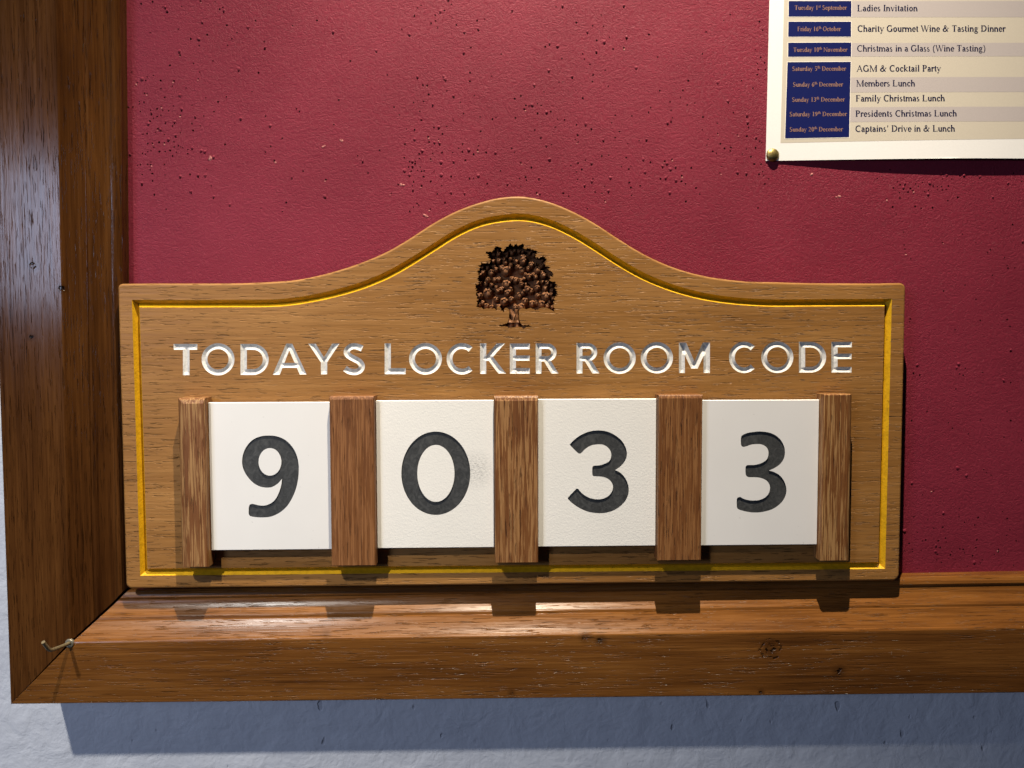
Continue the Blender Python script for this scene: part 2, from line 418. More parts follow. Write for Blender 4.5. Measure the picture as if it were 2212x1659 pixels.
HOLES_B = """124,32 105,46 284,8 303,25 261,62 235,78 207,90 85,95 307,107 183,138 222,164 332,148 210,124 455,122 500,113 660,71 920,40 957,46 1040,134 1137,152 1105,198 1160,238 1205,258 1320,44 1187,88 1235,220 1200,155 1257,290 1320,283 1336,229 1468,204 1806,188 1910,121 1948,86
12,173 56,216 380,200 462,180 418,280 376,322 597,319 857,276 881,266 930,284 955,345 1077,318 1158,314 1087,350 1120,380 1783,318 1520,336 413,429 412,479 102,465 135,503 160,505 258,463 268,476 276,536 541,449 318,577 169,557 139,598 437,563 355,603 193,626 117,656 375,670 876,427 793,513 849,543 960,483 938,485 1017,462 1016,474 1138,445 1134,482 1210,414 1228,508
676,583 713,566 723,568 742,622 760,626 781,629 810,612 832,622 733,645 812,669 864,672 890,658 868,662 680,696 566,693 545,703 930,703 970,707 1040,736 1095,741 915,749 795,767 831,814 1078,579 1532,535 1394,410 1700,476 1669,533 1654,577 1593,601 1695,619 1739,608 1599,650 1478,635 1466,662 1606,695 1599,720 1580,735 1874,496 2014,476 2082,521 1937,608 1967,665 1787,690 2046,690 2096,293 2127,338 2108,374 2113,411 2155,411 2151,370 2108,440 2120,128 2140,178
472,690 313,709 126,708 200,752 228,760 276,745 38,762 87,768 476,774 250,790 166,808 84,833 172,838 228,822 205,850 234,855 30,851 370,850 463,860 345,875 368,896 458,886 508,900 407,896 310,900 248,900 194,905 130,900 113,908 180,938 114,935 90,951 57,955 25,932 72,960 88,966 241,967 318,962 386,945 434,910 561,911 712,960 883,951 894,853 863,868 676,897 659,875 592,1008 775,988 51,985 75,990 120,988 105,1005 127,1010 143,1008 125,1020 139,1042 200,1014 66,1010 27,1016 57,1042 244,1043 302,1042 410,1055 434,1052 460,1048 81,1075 182,1070 127,1097 74,1098 79,1117 76,1130 246,1095 514,1084 579,1092 633,1096 220,1143 302,1145 381,1150 100,1198 111,1211 79,1222 58,1248 178,1234 265,1196
705,1052 741,1045 746,1062 713,1098 820,1062 806,1138 825,1148 963,1140 995,1157 1048,798 1034,824 1050,838 1129,762 1200,836 1008,976 1050,962 1093,945 1129,972 1073,1000 1042,1015 1048,1057 1138,1055 1131,1080 1089,1105 1240,1060 1208,1100 1192,1140 1230,1136 1151,1134 1208,1184 1105,1232 1190,920 1230,915 1437,950 1477,957 1363,980 1349,998 1305,981 1446,1026 1352,1077 1362,1106 1416,1096 1367,1152 1334,930 1452,833 1410,830 1343,848 1295,775 1268,812 1248,725 1269,680 1368,683 1562,951 1604,940 1572,975 1550,990 1625,993 1594,1009 1662,1037 1718,990 1536,1055 1567,1060 1660,1070 1628,1075 1684,1084 1589,1148 1746,1109 1768,1145 1686,1188
1871,727 1783,766 1873,786 1818,822 1810,857 1890,848 1866,904 1845,893 1914,875 1953,870 1948,890 1990,795 2046,803 2055,801 2036,803 2055,752 2050,732 2121,833 2134,840 2100,822 2044,878 2098,872 1985,945 1898,984 1887,1020 1993,1028 2018,910 2070,925 2139,1013 2146,1035 2118,1028 2152,1085 2175,1055 2090,968 2130,968 2043,1034 2112,1227 2190,1275"""
HOLES_C = """25,97 55,73 8,105 82,118 93,128 90,157 92,177 68,140 110,130 130,142 150,125 140,150 160,135 183,153 197,150 195,170 175,120 200,128 215,133 230,135 245,135 232,147 248,147 262,145 270,133 243,93 250,107 283,107 265,98 313,95 328,100 305,175 268,187 212,213 170,215 148,208 122,155 105,145 65,210 78,238 43,180 385,105 437,92 435,180 490,128 487,145 510,85 540,115 535,75
105,302 107,350 110,365 112,380 132,400 248,340 322,310 372,342 415,378 425,368 477,397 487,425 490,435 515,435 433,462 507,275 545,343 252,520 332,498 372,550 388,628 295,663 130,622 128,633 125,637 487,625 498,650 500,743 308,795 300,808 333,805 312,825 325,830 142,823 165,830 155,798 298,880 475,855 500,857 397,820 388,995 487,963 500,997 270,1005 285,1025 192,963 135,997 475,1058 540,1070 345,1045
400,1178 410,1190 417,1190 428,1198 305,1178 335,1205 207,1253 217,1257 175,1270 135,1233 113,1308 250,1343 310,1320 310,1352 143,1352 195,1363 217,1393 250,1390 330,1372 380,1355 368,1382 470,1332 487,1358 497,1400 485,1420 520,1440 155,1408 260,1430 262,1445 233,1440 110,1410 125,1450 137,1470 138,1480 108,1477 170,1475 175,1440 187,1437 210,1467 225,1463 222,1485 230,1490 240,1465 228,1510 245,1520 252,1518 278,1492 283,1480 313,1470 325,1472 330,1485 372,1465 360,1495 365,1525 388,1522 395,1510 440,1490 455,1480 455,1472 375,1437 340,1535 510,1530"""
hole_px = []
for txt, ox, oy, sc in ((HOLES_A, 480, 0, 1200/2212), (HOLES_B, 1600, 0, 1500/2212), (HOLES_C, 3500, 600, 596/549)):
    for tk in txt.split():
        a, b = map(float, tk.split(',')); hole_px.append(((ox+a*sc)/1.8517, (oy+b*sc)/1.8517))
holes = []
for p in hole_px:
    q = at(*p, 0)
    if -300 < q[0] < 520 and all(math.hypot(q[0]-a, q[1]-b) > 1.7 for a, b in holes): holes.append(q)
for _ in range(260):            # the board goes on outside the photo
    q = (random.uniform(330, 880), random.uniform(-200, 440))
    if q[0] > 440 and all(math.hypot(q[0]-a, q[1]-b) > 2.5 for a, b in holes): holes.append(q)
polys = [[(-312, -245), (930, -245), (930, 490), (-312, 490)]]
hr = []
for (x, z) in holes:
    r = random.choice((.5, .58, .66, .8)); a0 = random.random()*6; el = random.uniform(.8, 1.15)
    polys.append([(x+r*el*math.cos(a0+k*math.pi/4)*random.uniform(.9, 1.1), z+r/el*math.sin(a0+k*math.pi/4)*random.uniform(.9, 1.1)) for k in range(8)])
v, f, of = cdt(polys)
mb = MB(); mb.add([(a, b, 0) for a, b in v], [t for t, s in zip(f, of) if s == {0}], 0)
for p in polys[1:]:
    p = ccw(p); cx = sum(q[0] for q in p)/8; cz = sum(q[1] for q in p)/8
    vs = [(a, b, 0) for a, b in p] + [(cx+(a-cx)*.75, cz+(b-cz)*.75, -1.8) for a, b in p] + [(cx, cz, -2.6)]
    fs = [(i, (i+1) % 8, 8+(i+1) % 8, 8+i) for i in range(8)] + [(8+i, 8+(i+1) % 8, 16) for i in range(8)]
    mb.add(vs, fs, 1)
def dome(mb, x, z, r, hh, mi, ragged=.12):
    vs = [(x, z, hh)]; fs = []
    for ring, (rr, q) in enumerate(((.45, .82), (.8, .4), (1.0, -.05))):
        for k in range(10):
            a = k*math.pi/5; j = random.uniform(1-ragged, 1+ragged)
            vs.append((x+r*rr*j*math.cos(a), z+r*rr*j*math.sin(a), hh*q))
    for k in range(10): fs.append((0, 1+k, 1+(k+1) % 10))
    for rg in range(2):
        for k in range(10):
            fs.append((1+rg*10+k, 11+rg*10+k, 11+rg*10+(k+1) % 10, 1+rg*10+(k+1) % 10))
    mb.add(vs, fs, mi)
vis = holes[:len(holes)-60]
for i, (x, z) in enumerate(vis):
    k = random.random()
    if k < .20: dome(mb, x+random.uniform(-.4, .4), z+1.5, random.uniform(.9, 1.6), random.uniform(.35, .7), 0)
    elif k < .27: dome(mb, x+random.uniform(-1, 1), z-1.3, random.uniform(.4, .75), .35, 2, .4)
for (px, py) in ((455, 340), (462, 633), (920, 465), (1015, 611), (870, 398), (700, 316), (735, 302), (1220, 520), (1750, 377), (1810, 425)):
    for _ in range(3):
        q = at(px/1.0 + random.uniform(-4, 4), py + random.uniform(-3, 3), 0); dome(mb, q[0], q[1], random.uniform(.5, 1.1), .4, 2, .5)
mb.build('panel', [MAT_RED, MAT_HOLE, MAT_CHIP], nb)

# ------------------------------------------------------------------ the sign
sign = empty('code_sign', 0.0, -0.232, 0.0095)
tag(sign, 'arched brown wooden sign with carved tree and white TODAYS LOCKER ROOM CODE lettering', 'sign')
def zpx(ox, oy, sc, pts, h=20): return [at((ox+sc*a)/1.8517, (oy+sc*b)/1.8517, h) for a, b in pts]
top_pts = [at(1000*k/10, 0, 20) for k in range(0)]
k1 = 1000/2212
arch = ([at(x, y, 20) for x, y in ((330, 612), (430, 612), (520, 611.5))] +
        zpx(1100, 700, k1, [(0, 943), (200, 925), (400, 885), (600, 830), (800, 760), (1000, 672), (1200, 555), (1400, 425), (1600, 320), (1800, 245), (2000, 198), (2200, 189)]) +
        zpx(2100, 700, k1, [(200, 232), (400, 310), (600, 415), (800, 545), (1000, 670), (1200, 770), (1400, 845), (1600, 895), (1800, 925), (2000, 943), (2200, 947)]) +
        [at(x, y, 20) for x, y in ((1760, 611.5), (1850, 612), (1900, 612))])
arch = crspline(arch, 4, closed=False, corner=170)
TL, TR, BR, BL = (-300.0, 0.0), (300.0, 0.3), (300.0, -232.4), (-300.0, -232.4)
def corner(c, r, a0, n=7): return [(c[0]+r*math.cos(R(a0+90*k/(n-1))), c[1]+r*math.sin(R(a0+90*k/(n-1)))) for k in range(n)]
outl = arch[::-1] + corner((-296.5, -3.4), 3.5, 90) + corner((-295.5, -227.9), 4.5, 180) + corner((294.5, -226.9), 5.5, 270) + corner((295.5, -4.2), 4.5, 0)
outl = ccw(dedupe(outl, .12))

# border groove: centre line, V section
def mid(pa, pb): return [((a[0]+b[0])/2, (a[1]+b[1])/2) for a, b in zip(pa, pb)]
go1 = zpx(1100, 700, k1, [(0, 1100), (200, 1078), (400, 1045), (600, 1000), (800, 935), (1000, 850), (1200, 735), (1400, 610), (1600, 485), (1800, 395), (2000, 352), (2200, 342)])
gi1 = zpx(1100, 700, k1, [(0, 1165), (200, 1148), (400, 1110), (600, 1060), (800, 1000), (1000, 915), (1200, 805), (1400, 680), (1600, 555), (1800, 465), (2000, 420), (2200, 409)])
go2 = zpx(2100, 700, k1, [(200, 385), (400, 470), (600, 590), (800, 720), (1000, 840), (1200, 930), (1400, 1000), (1600, 1045), (1800, 1075), (2000, 1092), (2200, 1100)])
gi2 = zpx(2100, 700, k1, [(200, 455), (400, 545), (600, 660), (800, 790), (1000, 905), (1200, 995), (1400, 1060), (1600, 1110), (1800, 1140), (2000, 1158), (2200, 1165)])
gl = [at(293.2, 655.7, 20), at(400, 656, 20), at(500, 655.6, 20)] + mid(go1, gi1) + mid(go2, gi2) + [at(1760, 654, 20), at(1850, 653.6, 20), at(1918.7, 653.1, 20)]
gtop = crspline(gl, 4, closed=False, corner=170)
gl_bl = at(310.5, 1235.8, 20); gl_br = at(1904.9, 1221.3, 20)
gc = ccw(dedupe(gtop + [gl_br, gl_bl], .1))
GW = 2.75
def wob_off(d, sd):
    rr = random.Random(sd); o = offset(gc, d); o2 = offset(gc, d*1.035)
    k = [rr.random() for _ in o]; k = [(k[i-1]+k[i])/2 for i in range(len(k))]
    return [(a[0]+(b[0]-a[0])*q, a[1]+(b[1]-a[1])*q) for a, b, q in zip(o, o2, k)]
def densify(p, stp=3.0):
    r = []
    for i in range(len(p)):
        a, b = p[i-1], p[i]; m = max(1, int(math.hypot(b[0]-a[0], b[1]-a[1])/stp))
        r += [(a[0]+(b[0]-a[0])*k/m, a[1]+(b[1]-a[1])*k/m) for k in range(m)]
    return r
gc = densify(gc)
g_out = wob_off(-GW, 1); g_in = wob_off(GW, 2)

# letters, stroke by stroke: each stroke is a centre line with a width, given in zoom pixels
def stroke(pts, wd, closed=False, step=5.0):
    q = []
    n = len(pts)
    for i in range(n if closed else n-1):
        a = np.array(pts[i], float); b = np.array(pts[(i+1) % n], float); m = max(1, int(np.linalg.norm(b-a)/step))
        for k in range(m): q.append(a+(b-a)*k/m)
    if not closed: q.append(np.array(pts[-1], float))
    L = []
    N = len(q)
    for i in range(N):
        if closed: t = q[(i+1) % N]-q[i-1]
        else: t = q[min(N-1, i+1)]-q[max(0, i-1)]
        t = t/(np.linalg.norm(t)+1e-9); nrm = np.array([-t[1], t[0]])
        L.append((q[i]+nrm*wd/2, q[i], q[i]-nrm*wd/2))
    return L, closed
def bar(x0, y0, x1, y1):
    """axis-aligned bar as a stroke along its long side"""
    if abs(x1-x0) >= abs(y1-y0): return stroke([(x0, (y0+y1)/2), (x1, (y0+y1)/2)], abs(y1-y0))
    return stroke([((x0+x1)/2, y0), ((x0+x1)/2, y1)], abs(x1-x0))
def arcp(cx, cy, rx, ry, a0, a1, n=40):
    return [(cx+rx*math.cos(R(a0+(a1-a0)*k/n)), cy+ry*math.sin(R(a0+(a1-a0)*k/n))) for k in range(n+1)]
def slant(xa0, xa1, ya, xb0, xb1, yb, n=12):
    """slanted bar cut level at both ends: from [xa0,xa1] at ya to [xb0,xb1] at yb"""
    L = []
    for k in range(n+1):
        s = k/n; y = ya+(yb-ya)*s; l = xa0+(xb0-xa0)*s; r = xa1+(xb1-xa1)*s
        L.append((np.array((l, y)), np.array(((l+r)/2, y)), np.array((r, y))))
    return L, False
def ring(cx, cy, rx, ry, wd): return stroke(arcp(cx, cy, rx-wd/2, ry-wd/2, 0, 360, 60)[:-1], wd, True)
W1, W2 = 37, 35
SROW = crspline([(1262, 117), (1235, 106), (1210, 102), (1185, 109), (1167, 127), (1166, 148), (1184, 167), (1214, 183), (1243, 200), (1259, 224), (1254, 247), (1233, 262), (1205, 265), (1175, 258), (1153, 243)], 4, closed=False, corner=170)
def bowlD(x0, xr, y0, y1, wd):     # right-hand bowl from top to bottom
    my = (y0+y1)/2; ry = (y1-y0)/2-wd/2; rx = min(ry*1.02, xr-wd/2-x0); xs = xr-wd/2-rx
    return stroke([(x0, y0+wd/2)] + arcp(xs, my, rx, ry, -90, 90, 30) + [(x0, y1-wd/2)], wd)
ROW1 = [
 ('T', [bar(70, 88, 220, 125), bar(129, 90, 171, 285)]),
 ('O', [ring(351, 185, 104, 101.5, W1)]),
 ('D', [bar(493, 88, 533, 284), bowlD(505, 671, 88, 284, W1)]),
 ('A', [slant(782, 818, 86, 696, 741, 283), slant(782, 820, 86, 867, 911, 281), bar(748, 208, 862, 239)]),
 ('Y', [slant(921, 968, 86, 1001, 1040, 205), slant(1072, 1118, 86, 1001, 1040, 205), bar(1001, 170, 1041, 280)]),
 ('S', [stroke(SROW, 39)]),
 ('L', [bar(1404, 84, 1443, 279), bar(1406, 241, 1537, 279)]),
 ('O', [ring(1662, 182, 104, 100, W1)]),
 ('C', [stroke(arcp(1893, 182, 79, 81, -47, -313, 40), W1)]),
 ('K', [bar(2007, 84, 2046, 277), slant(2112, 2165, 84, 2020, 2066, 195), slant(2038, 2084, 164, 2122, 2171, 275)]),
]
ROW2 = [
 ('E', [bar(60, 82, 97, 266), bar(62, 82, 182, 117), bar(62, 155, 181, 187), bar(62, 232, 182, 266)]),
 ('R', [bar(218, 82, 253, 266), bowlD(226, 345, 82, 192, 33), slant(258, 302, 175, 313, 357, 265)]),
 ('R', [bar(467, 80, 503, 265), bowlD(475, 593, 80, 190, 33), slant(507, 551, 173, 563, 607, 264)]),
 ('O', [ring(730, 171, 98, 96, W2)]),
 ('O', [ring(957, 169, 98.5, 96, W2)]),
 ('M', [bar(1092, 76, 1128, 262), bar(1242, 76, 1281, 262), slant(1093, 1136, 77, 1166, 1206, 235), slant(1237, 1280, 77, 1166, 1206, 235)]),
 ('C', [stroke(arcp(1489, 167, 74, 78.5, -45, -315, 40), W2)]),
 ('O', [ring(1692, 166, 98, 96.5, W2)]),
 ('D', [bar(1824, 72, 1862, 260), bowlD(1836, 1990, 72, 260, W2)]),
 ('E', [bar(2022, 72, 2060, 259), bar(2024, 72, 2147, 105), bar(2024, 144, 2145, 177), bar(2024, 225, 2145, 259)]),
]
def quads(strokes, ox, oy, sc):
    out = []
    for L, closed in strokes:
        T = [[at((ox+sc*p[0])/1.8517, (oy+sc*p[1])/1.8517, 20) for p in tri] for tri in L]
        n = len(T)
        for i in range(n if closed else n-1):
            a, b = T[i], T[(i+1) % n]
            out.append([a[0], b[0], b[1], a[1]]); out.append([a[1], b[1], b[2], a[2]])
    return out
LET = [(nm, quads(st, 650, 1320, 1400/2212)) for nm, st in ROW1] + [(nm, quads(st, 2000, 1320, 1450/2212)) for nm, st in ROW2]

# tree silhouette (zoom window 1850,950 scale 450/1866)
ks = 450/1866
tree_zoom = [(800,92),(815,130),(840,130),(838,155),(870,125),(848,112),(875,115),(905,100),(903,130),(925,128),(920,145),(950,120),(965,118),(1005,95),(1008,115),(1033,112),(1015,140),(1028,160),(1000,165),(1020,185),(1060,195),(1075,168),(1090,185),(1125,180),(1140,205),(1170,195),(1185,215),(1215,212),(1250,235),(1225,250),(1240,265),(1205,278),(1228,298),(1205,305),(1222,340),(1255,330),(1262,345),(1285,335),(1295,312),(1310,325),(1345,296),(1345,325),(1385,312),(1365,345),(1400,345),(1385,362),(1412,375),(1380,385),(1392,405),(1365,400),(1388,430),(1350,432),(1382,450),(1365,478),(1400,478),(1462,490),(1440,512),(1410,520),(1440,540),(1490,575),(1518,632),(1490,620),(1510,655),(1450,640),(1462,690),(1430,705),(1490,735),(1535,730),(1550,755),(1530,760),(1588,790),(1535,808),(1580,825),(1520,830),(1540,850),(1582,862),(1545,875),(1582,900),(1560,910),(1588,950),(1550,945),(1575,975),(1530,975),(1540,1000),(1510,1005),(1538,1050),(1505,1065),(1525,1105),(1500,1110),(1515,1135),(1500,1150),(1550,1190),(1515,1195),(1528,1238),(1490,1210),(1460,1195),(1430,1180),(1395,1165),(1330,1160),(1265,1180),(1258,1205),(1225,1190),(1220,1215),(1190,1190),(1165,1185),(1130,1165),(1090,1178),(1060,1190),(1010,1172),(960,1180),(945,1195),(935,1225),(940,1330),(950,1390),(968,1425),(1005,1460),(1030,1448),(1060,1458),(1110,1448),(1110,1465),(1165,1475),(1100,1485),(1060,1482),(1010,1515),(985,1488),(930,1480),(860,1490),(770,1498),(740,1478),(690,1470),(655,1475),(610,1472),(602,1465),(620,1445),(640,1452),(690,1440),(735,1425),(755,1395),(768,1340),(775,1260),(768,1190),(735,1165),(705,1170),(685,1195),(700,1230),(682,1222),(680,1248),(665,1215),(650,1210),(628,1225),(645,1185),(630,1165),(585,1130),(570,1165),(578,1200),(560,1195),(562,1222),(545,1185),(520,1170),(490,1185),(470,1165),(440,1180),(400,1170),(350,1190),(320,1165),(290,1165),(222,1145),(250,1120),(232,1100),(255,1085),(225,1052),(260,1040),(235,1005),(250,980),(222,960),(228,910),(250,900),(215,880),(245,850),(205,850),(222,830),(208,805),(225,800),(200,768),(250,780),(275,770),(255,745),(285,725),(245,705),(270,695),(235,690),(270,655),(250,650),(285,620),(245,612),(270,590),(222,565),(258,560),(245,548),(285,545),(270,525),(300,495),(250,468),(305,455),(315,405),(335,430),(355,425),(375,432),(435,410),(428,440),(465,400),(455,375),(475,360),(412,330),(445,320),(408,295),(440,285),(378,262),(402,228),(425,240),(450,232),(485,240),(508,215),(498,205),(530,200),(520,175),(545,168),(540,145),(565,150),(575,140),(592,155),(640,165),(655,180),(635,195),(645,215),(672,235),(695,205),(690,190),(715,185),(720,160),(750,148),(760,150),(775,115)]
tree = ccw(dedupe(zpx(1850, 950, ks, tree_zoom), .02))

# front face of the board: ring outside the groove and field inside it, letters and tree cut out
RND = 1.6
front = offset(outl, RND)
v1, f1, o1 = cdt([front, g_out])
all_q = []; owner = []
for li, (nm, qs) in enumerate(LET):
    for q in qs: all_q.append(q); owner.append(li)
v2, f2, o2 = cdt([g_in, tree] + all_q)
board = MB()
board.add([(a, b, 20) for a, b in v1], [t for t, s in zip(f1, o1) if s == {0}])
board.add([(a, b, 20) for a, b in v2], [t for t, s in zip(f2, o2) if s == {0}])
# rounded edge, sides and back
loops = []
for k in range(5):
    a = k/4*math.pi/2
    loops.append([(x, z, 20 - RND*(1-math.cos(a))) for x, z in offset(outl, RND*(1-math.sin(a)))])
loops.append([(x, z, 9.5) for x, z in outl])
n = len(outl); vs = [q for L in loops for q in L]
board.add(vs, [(i*n+j, (i+1)*n+j, (i+1)*n+(j+1) % n, i*n+(j+1) % n) for i in range(len(loops)-1) for j in range(n)])
board.add([(x, z, 9.5) for x, z in outl], [tuple(range(n))[::-1]])
# tree pocket side
nt = len(tree)
board.add([(x, z, 20) for x, z in tree] + [(x, z, 12.0) for x, z in tree], [(i, (i+1) % nt, nt+(i+1) % nt, nt+i) for i in range(nt)], 1)
bo = board.build('board', [MAT_SIGN, MAT_TREE], sign, smooth=30)

# yellow V groove
n = len(gc); mb = MB(); GD = 4.8
mb.add([(x, z, 20) for x, z in g_out] + [(x, z, 20-GD) for x, z in gc] + [(x, z, 20) for x, z in g_in],
       [(r*n+i, r*n+(i+1) % n, (r+1)*n+(i+1) % n, (r+1)*n+i) for r in range(2) for i in range(n)])
tag(mb.build('border_groove', MAT_YEL, sign, smooth=30))

# V-carved letters
for nm, qs in LET:
    v, f, o = cdt(qs)
    ins = [t for t, s in zip(f, o) if s]
    cnt = {}
    for t in ins:
        for i in range(len(t)):
            e = tuple(sorted((t[i], t[(i+1) % len(t)]))); cnt[e] = cnt.get(e, 0)+1
    A = np.array([v[e[0]] for e, c in cnt.items() if c == 1]); B = np.array([v[e[1]] for e, c in cnt.items() if c == 1])
    def dist(pts):
        Pn = np.array(pts)[:, None, :]; d = B-A; L2 = (d*d).sum(1)+1e-12
        t = np.clip(((Pn-A)*d).sum(2)/L2, 0, 1); return np.sqrt((((Pn-A)-t[..., None]*d)**2).sum(2)).min(1)
    xs = [p[0] for p in v]; ys = [p[1] for p in v]
    G = [(x+(.25 if j % 2 else 0), y) for j, y in enumerate(np.arange(min(ys), max(ys), .55)) for x in np.arange(min(xs), max(xs), .55)]
    gd = dist(G); G = [g for g, d_ in zip(G, gd) if d_ > .3]
    v, f, o = cdt(qs, G)
    ins = [t for t, s in zip(f, o) if s]
    used = sorted({i for t in ins for i in t}); rm = {i: k for k, i in enumerate(used)}
    D = dist([v[i] for i in used])
    mb = MB(); mb.add([(v[i][0], v[i][1], 20-min(3.0, .56*d_)) for i, d_ in zip(used, D)], [tuple(rm[i] for i in t) for t in ins])
    mb.build('letter', MAT_LET, sign, smooth=22)

# carved tree relief
CL = """790,200,40 870,200,35 940,215,40 1000,225,30 740,240,40 830,245,45 520,255,45 600,265,45 1120,250,40 1190,280,40 440,335,35 740,300,30 510,385,45 600,380,45 695,350,35 710,400,60 800,350,40 850,355,35 900,385,45 1010,330,75 1010,385,80 1145,440,60 1215,430,35 1320,460,50 1365,425,30
320,495,40 415,490,40 520,465,40 560,520,45 650,490,55 800,445,40 720,545,85 780,500,40 920,480,55 990,530,70 1095,505,50 1250,530,75 1325,570,35 340,570,50 480,570,60 300,610,35 1050,600,40 1110,640,60 1180,605,45 1220,650,45 1350,620,60 1460,625,45
420,695,50 540,690,50 605,680,50 820,675,55 890,700,55 970,705,45 1025,675,35 290,745,40 390,760,50 480,780,40 1230,750,65 1330,730,35 1410,750,50 730,770,85 560,820,45 650,850,60 980,775,60 1050,765,35 1240,830,65 1380,840,50 1490,870,45 1560,830,30
245,870,30 420,915,85 590,880,55 780,860,75 750,910,60 1080,850,60 1130,880,70 1000,905,60 950,950,60 280,960,55 1250,960,50 1390,970,80 1470,940,45 560,1020,60 690,1060,75 810,1020,60 330,1075,50 1040,1050,65 1240,1070,55 1160,1090,60 1320,1100,70 1450,1060,40
400,1130,50 480,1150,45 280,1110,40 600,1140,50 1410,1130,50 980,1150,75 880,1150,50 1500,1150,40 1500,1000,40 250,1030,35 580,200,35 1150,215,30 330,445,35 1330,370,30 1430,500,30 1480,780,35"""
def zt(a, b): return at((1850+ks*a)/1.8517, (950+ks*b)/1.8517, 20)
SZ = 0.0460                    # mm per zoom pixel
x0, zt0 = zt(185, 80); x1, zb0 = zt(1605, 1240)
NX, NZ = 230, 190
gx, gz = np.meshgrid(np.linspace(x0, x1, NX), np.linspace(zb0, zt0, NZ))
H = np.full(gx.shape, 12.6)
rng = np.random.RandomState(3)
def lump(cx, cz, rx, rz, top, H, flute=0.0):
    dx = (gx-cx)/rx; dz = (gz-cz)/rz
    dz = np.where(dz < 0, dz/1.2, dz)             # hangs down further than it rises
    rr = np.sqrt(dx**2+dz**2)
    hh = 12.0 + (top-12.0)*np.sqrt(np.clip(1-rr**2.4, 0, 1)) + .9*np.clip(dz, -1, 1)*-.6
    if flute: hh = hh - flute*np.abs(np.sin(dx*4.5+cx))*np.clip(.9-dz, 0, 1)
    return np.maximum(H, np.where(rr < 1, hh, 0))
for tk in sorted(CL.split(), key=lambda t: float(t.split(',')[1])):
    a, b, r = map(float, tk.split(',')); c = zt(a, b); rm_ = r*SZ*rng.uniform(.84, 1.06)
    top = 19.2 - rng.uniform(0, 2.6) - (0.9 if b < 260 else 0)
    H = lump(c[0], c[1], rm_, rm_*.95, top, H, .35)
    nl = 2 if r < 38 else (3 if r < 58 else 4)
    for q in range(nl):       # scalloped leaf tips along the clump's upper edge
        an = math.radians(155 - 130*(q+.5)/nl + rng.uniform(-10, 10)); rl = rm_*rng.uniform(.26, .44)
        H = lump(c[0]+.66*rm_*math.cos(an), c[1]+.62*rm_*math.sin(an), rl, rl*1.1, top+rng.uniform(-.5, .5), H)
mb = MB()
mb.add(list(zip(gx.ravel(), gz.ravel(), np.minimum(H, 19.75).ravel())), [(j*NX+i, j*NX+i+1, (j+1)*NX+i+1, (j+1)*NX+i) for j in range(NZ-1) for i in range(NX-1)])
emb = mb.build('tree_crown', MAT_TREE, sign, smooth=80)
x0, zt0 = zt(590, 1170); x1, zb0 = zt(1180, 1520)
NX, NZ = 110, 70
gx, gz = np.meshgrid(np.linspace(x0, x1, NX), np.linspace(zb0, zt0-.8, NZ))
tx, _ = zt(855, 1300); zroot = zt(855, 1440)[1]; ztop = zt(855, 1180)[1]
s = np.clip((gz-zroot)/(ztop-zroot), 0, 1)
hw = 3.9 + 10*np.clip(1-s*3.2, 0, 1)**2
u = (gx-tx)/hw
H = 14.2 + 4.6*np.sqrt(np.clip(1-u**2, 0, 1)) + .4*np.sin(gx*1.5+np.sin(gz*.5)*1.2) + .25*np.sin(gz*.9+gx*.6)
ridge = .9*np.exp(-((gx-tx-.4-np.sin(gz*.5)*.8)/.35)**2); H = np.minimum(H+ridge, 19.7)
low = gz < zroot+1.2
H = np.where(low, 14.0 + 2.6*np.abs(np.sin(gx*.55+1)) + 1.6*np.exp(-((gx-tx-1)/3.5)**2), H)
mb = MB(); mb.add(list(zip(gx.ravel(), gz.ravel(), H.ravel())), [(j*NX+i, j*NX+i+1, (j+1)*NX+i+1, (j+1)*NX+i) for j in range(NZ-1) for i in range(NX-1)])
mb.build('tree_trunk', MAT_TREE, sign, smooth=80)

# the five upright strips that hold the tiles: (left, right, top, bottom, chamfers left/right/top/bottom)
STR = [((-252.2, -232.2, -85.4, -212.7), (4.6, .8, 4.2, .8), 0), ((-140.2, -107.0, -84.6, -212.5), (.8, .8, 2.4, .6), 1), ((-17.5, 15.5, -85.0, -211.6), (.7, .7, 3.6, .7), 2),
       ((106.2, 139.6, -84.6, -211.0), (.8, .8, 2.6, .8), 3), ((231.4, 253.5, -84.6, -212.4), (.8, 3.2, .7, .7), 4)]
for (a, b, t_, bt), (cl, cr, ct, cb), mi in STR:
    bm = bmesh.new(); F = 33.0
    def ring4(l, r, t, b2, h): return [bm.verts.new((x, z, h)) for x, z in ((l, b2), (r, b2), (r, t), (l, t))]
    ring4(a+cl, b-cr, t_-ct, bt+cb, F); ring4(a+cl*.35, b-cr*.35, t_-ct*.35, bt+cb*.35, F-max(cl, cr, ct)*.22)
    ring4(a, b, t_, bt, F-max(cl, cr, ct)*.55); ring4(a, b, t_, bt, 20.0)
    bmesh.ops.convex_hull(bm, input=bm.verts)
    bmesh.ops.dissolve_limit(bm, angle_limit=R(1), verts=bm.verts, edges=bm.edges)
    bmesh.ops.recalc_face_normals(bm, faces=bm.faces)
    bm.verts.ensure_lookup_table(); bm.verts.index_update()
    mb = MB(); mb.add([tuple(q.co) for q in bm.verts], [[q.index for q in fc.verts] for fc in bm.faces]); bm.free()
    mb.build('upright_strip', MAT_STRIP[mi], sign, smooth=None, recalc=True)

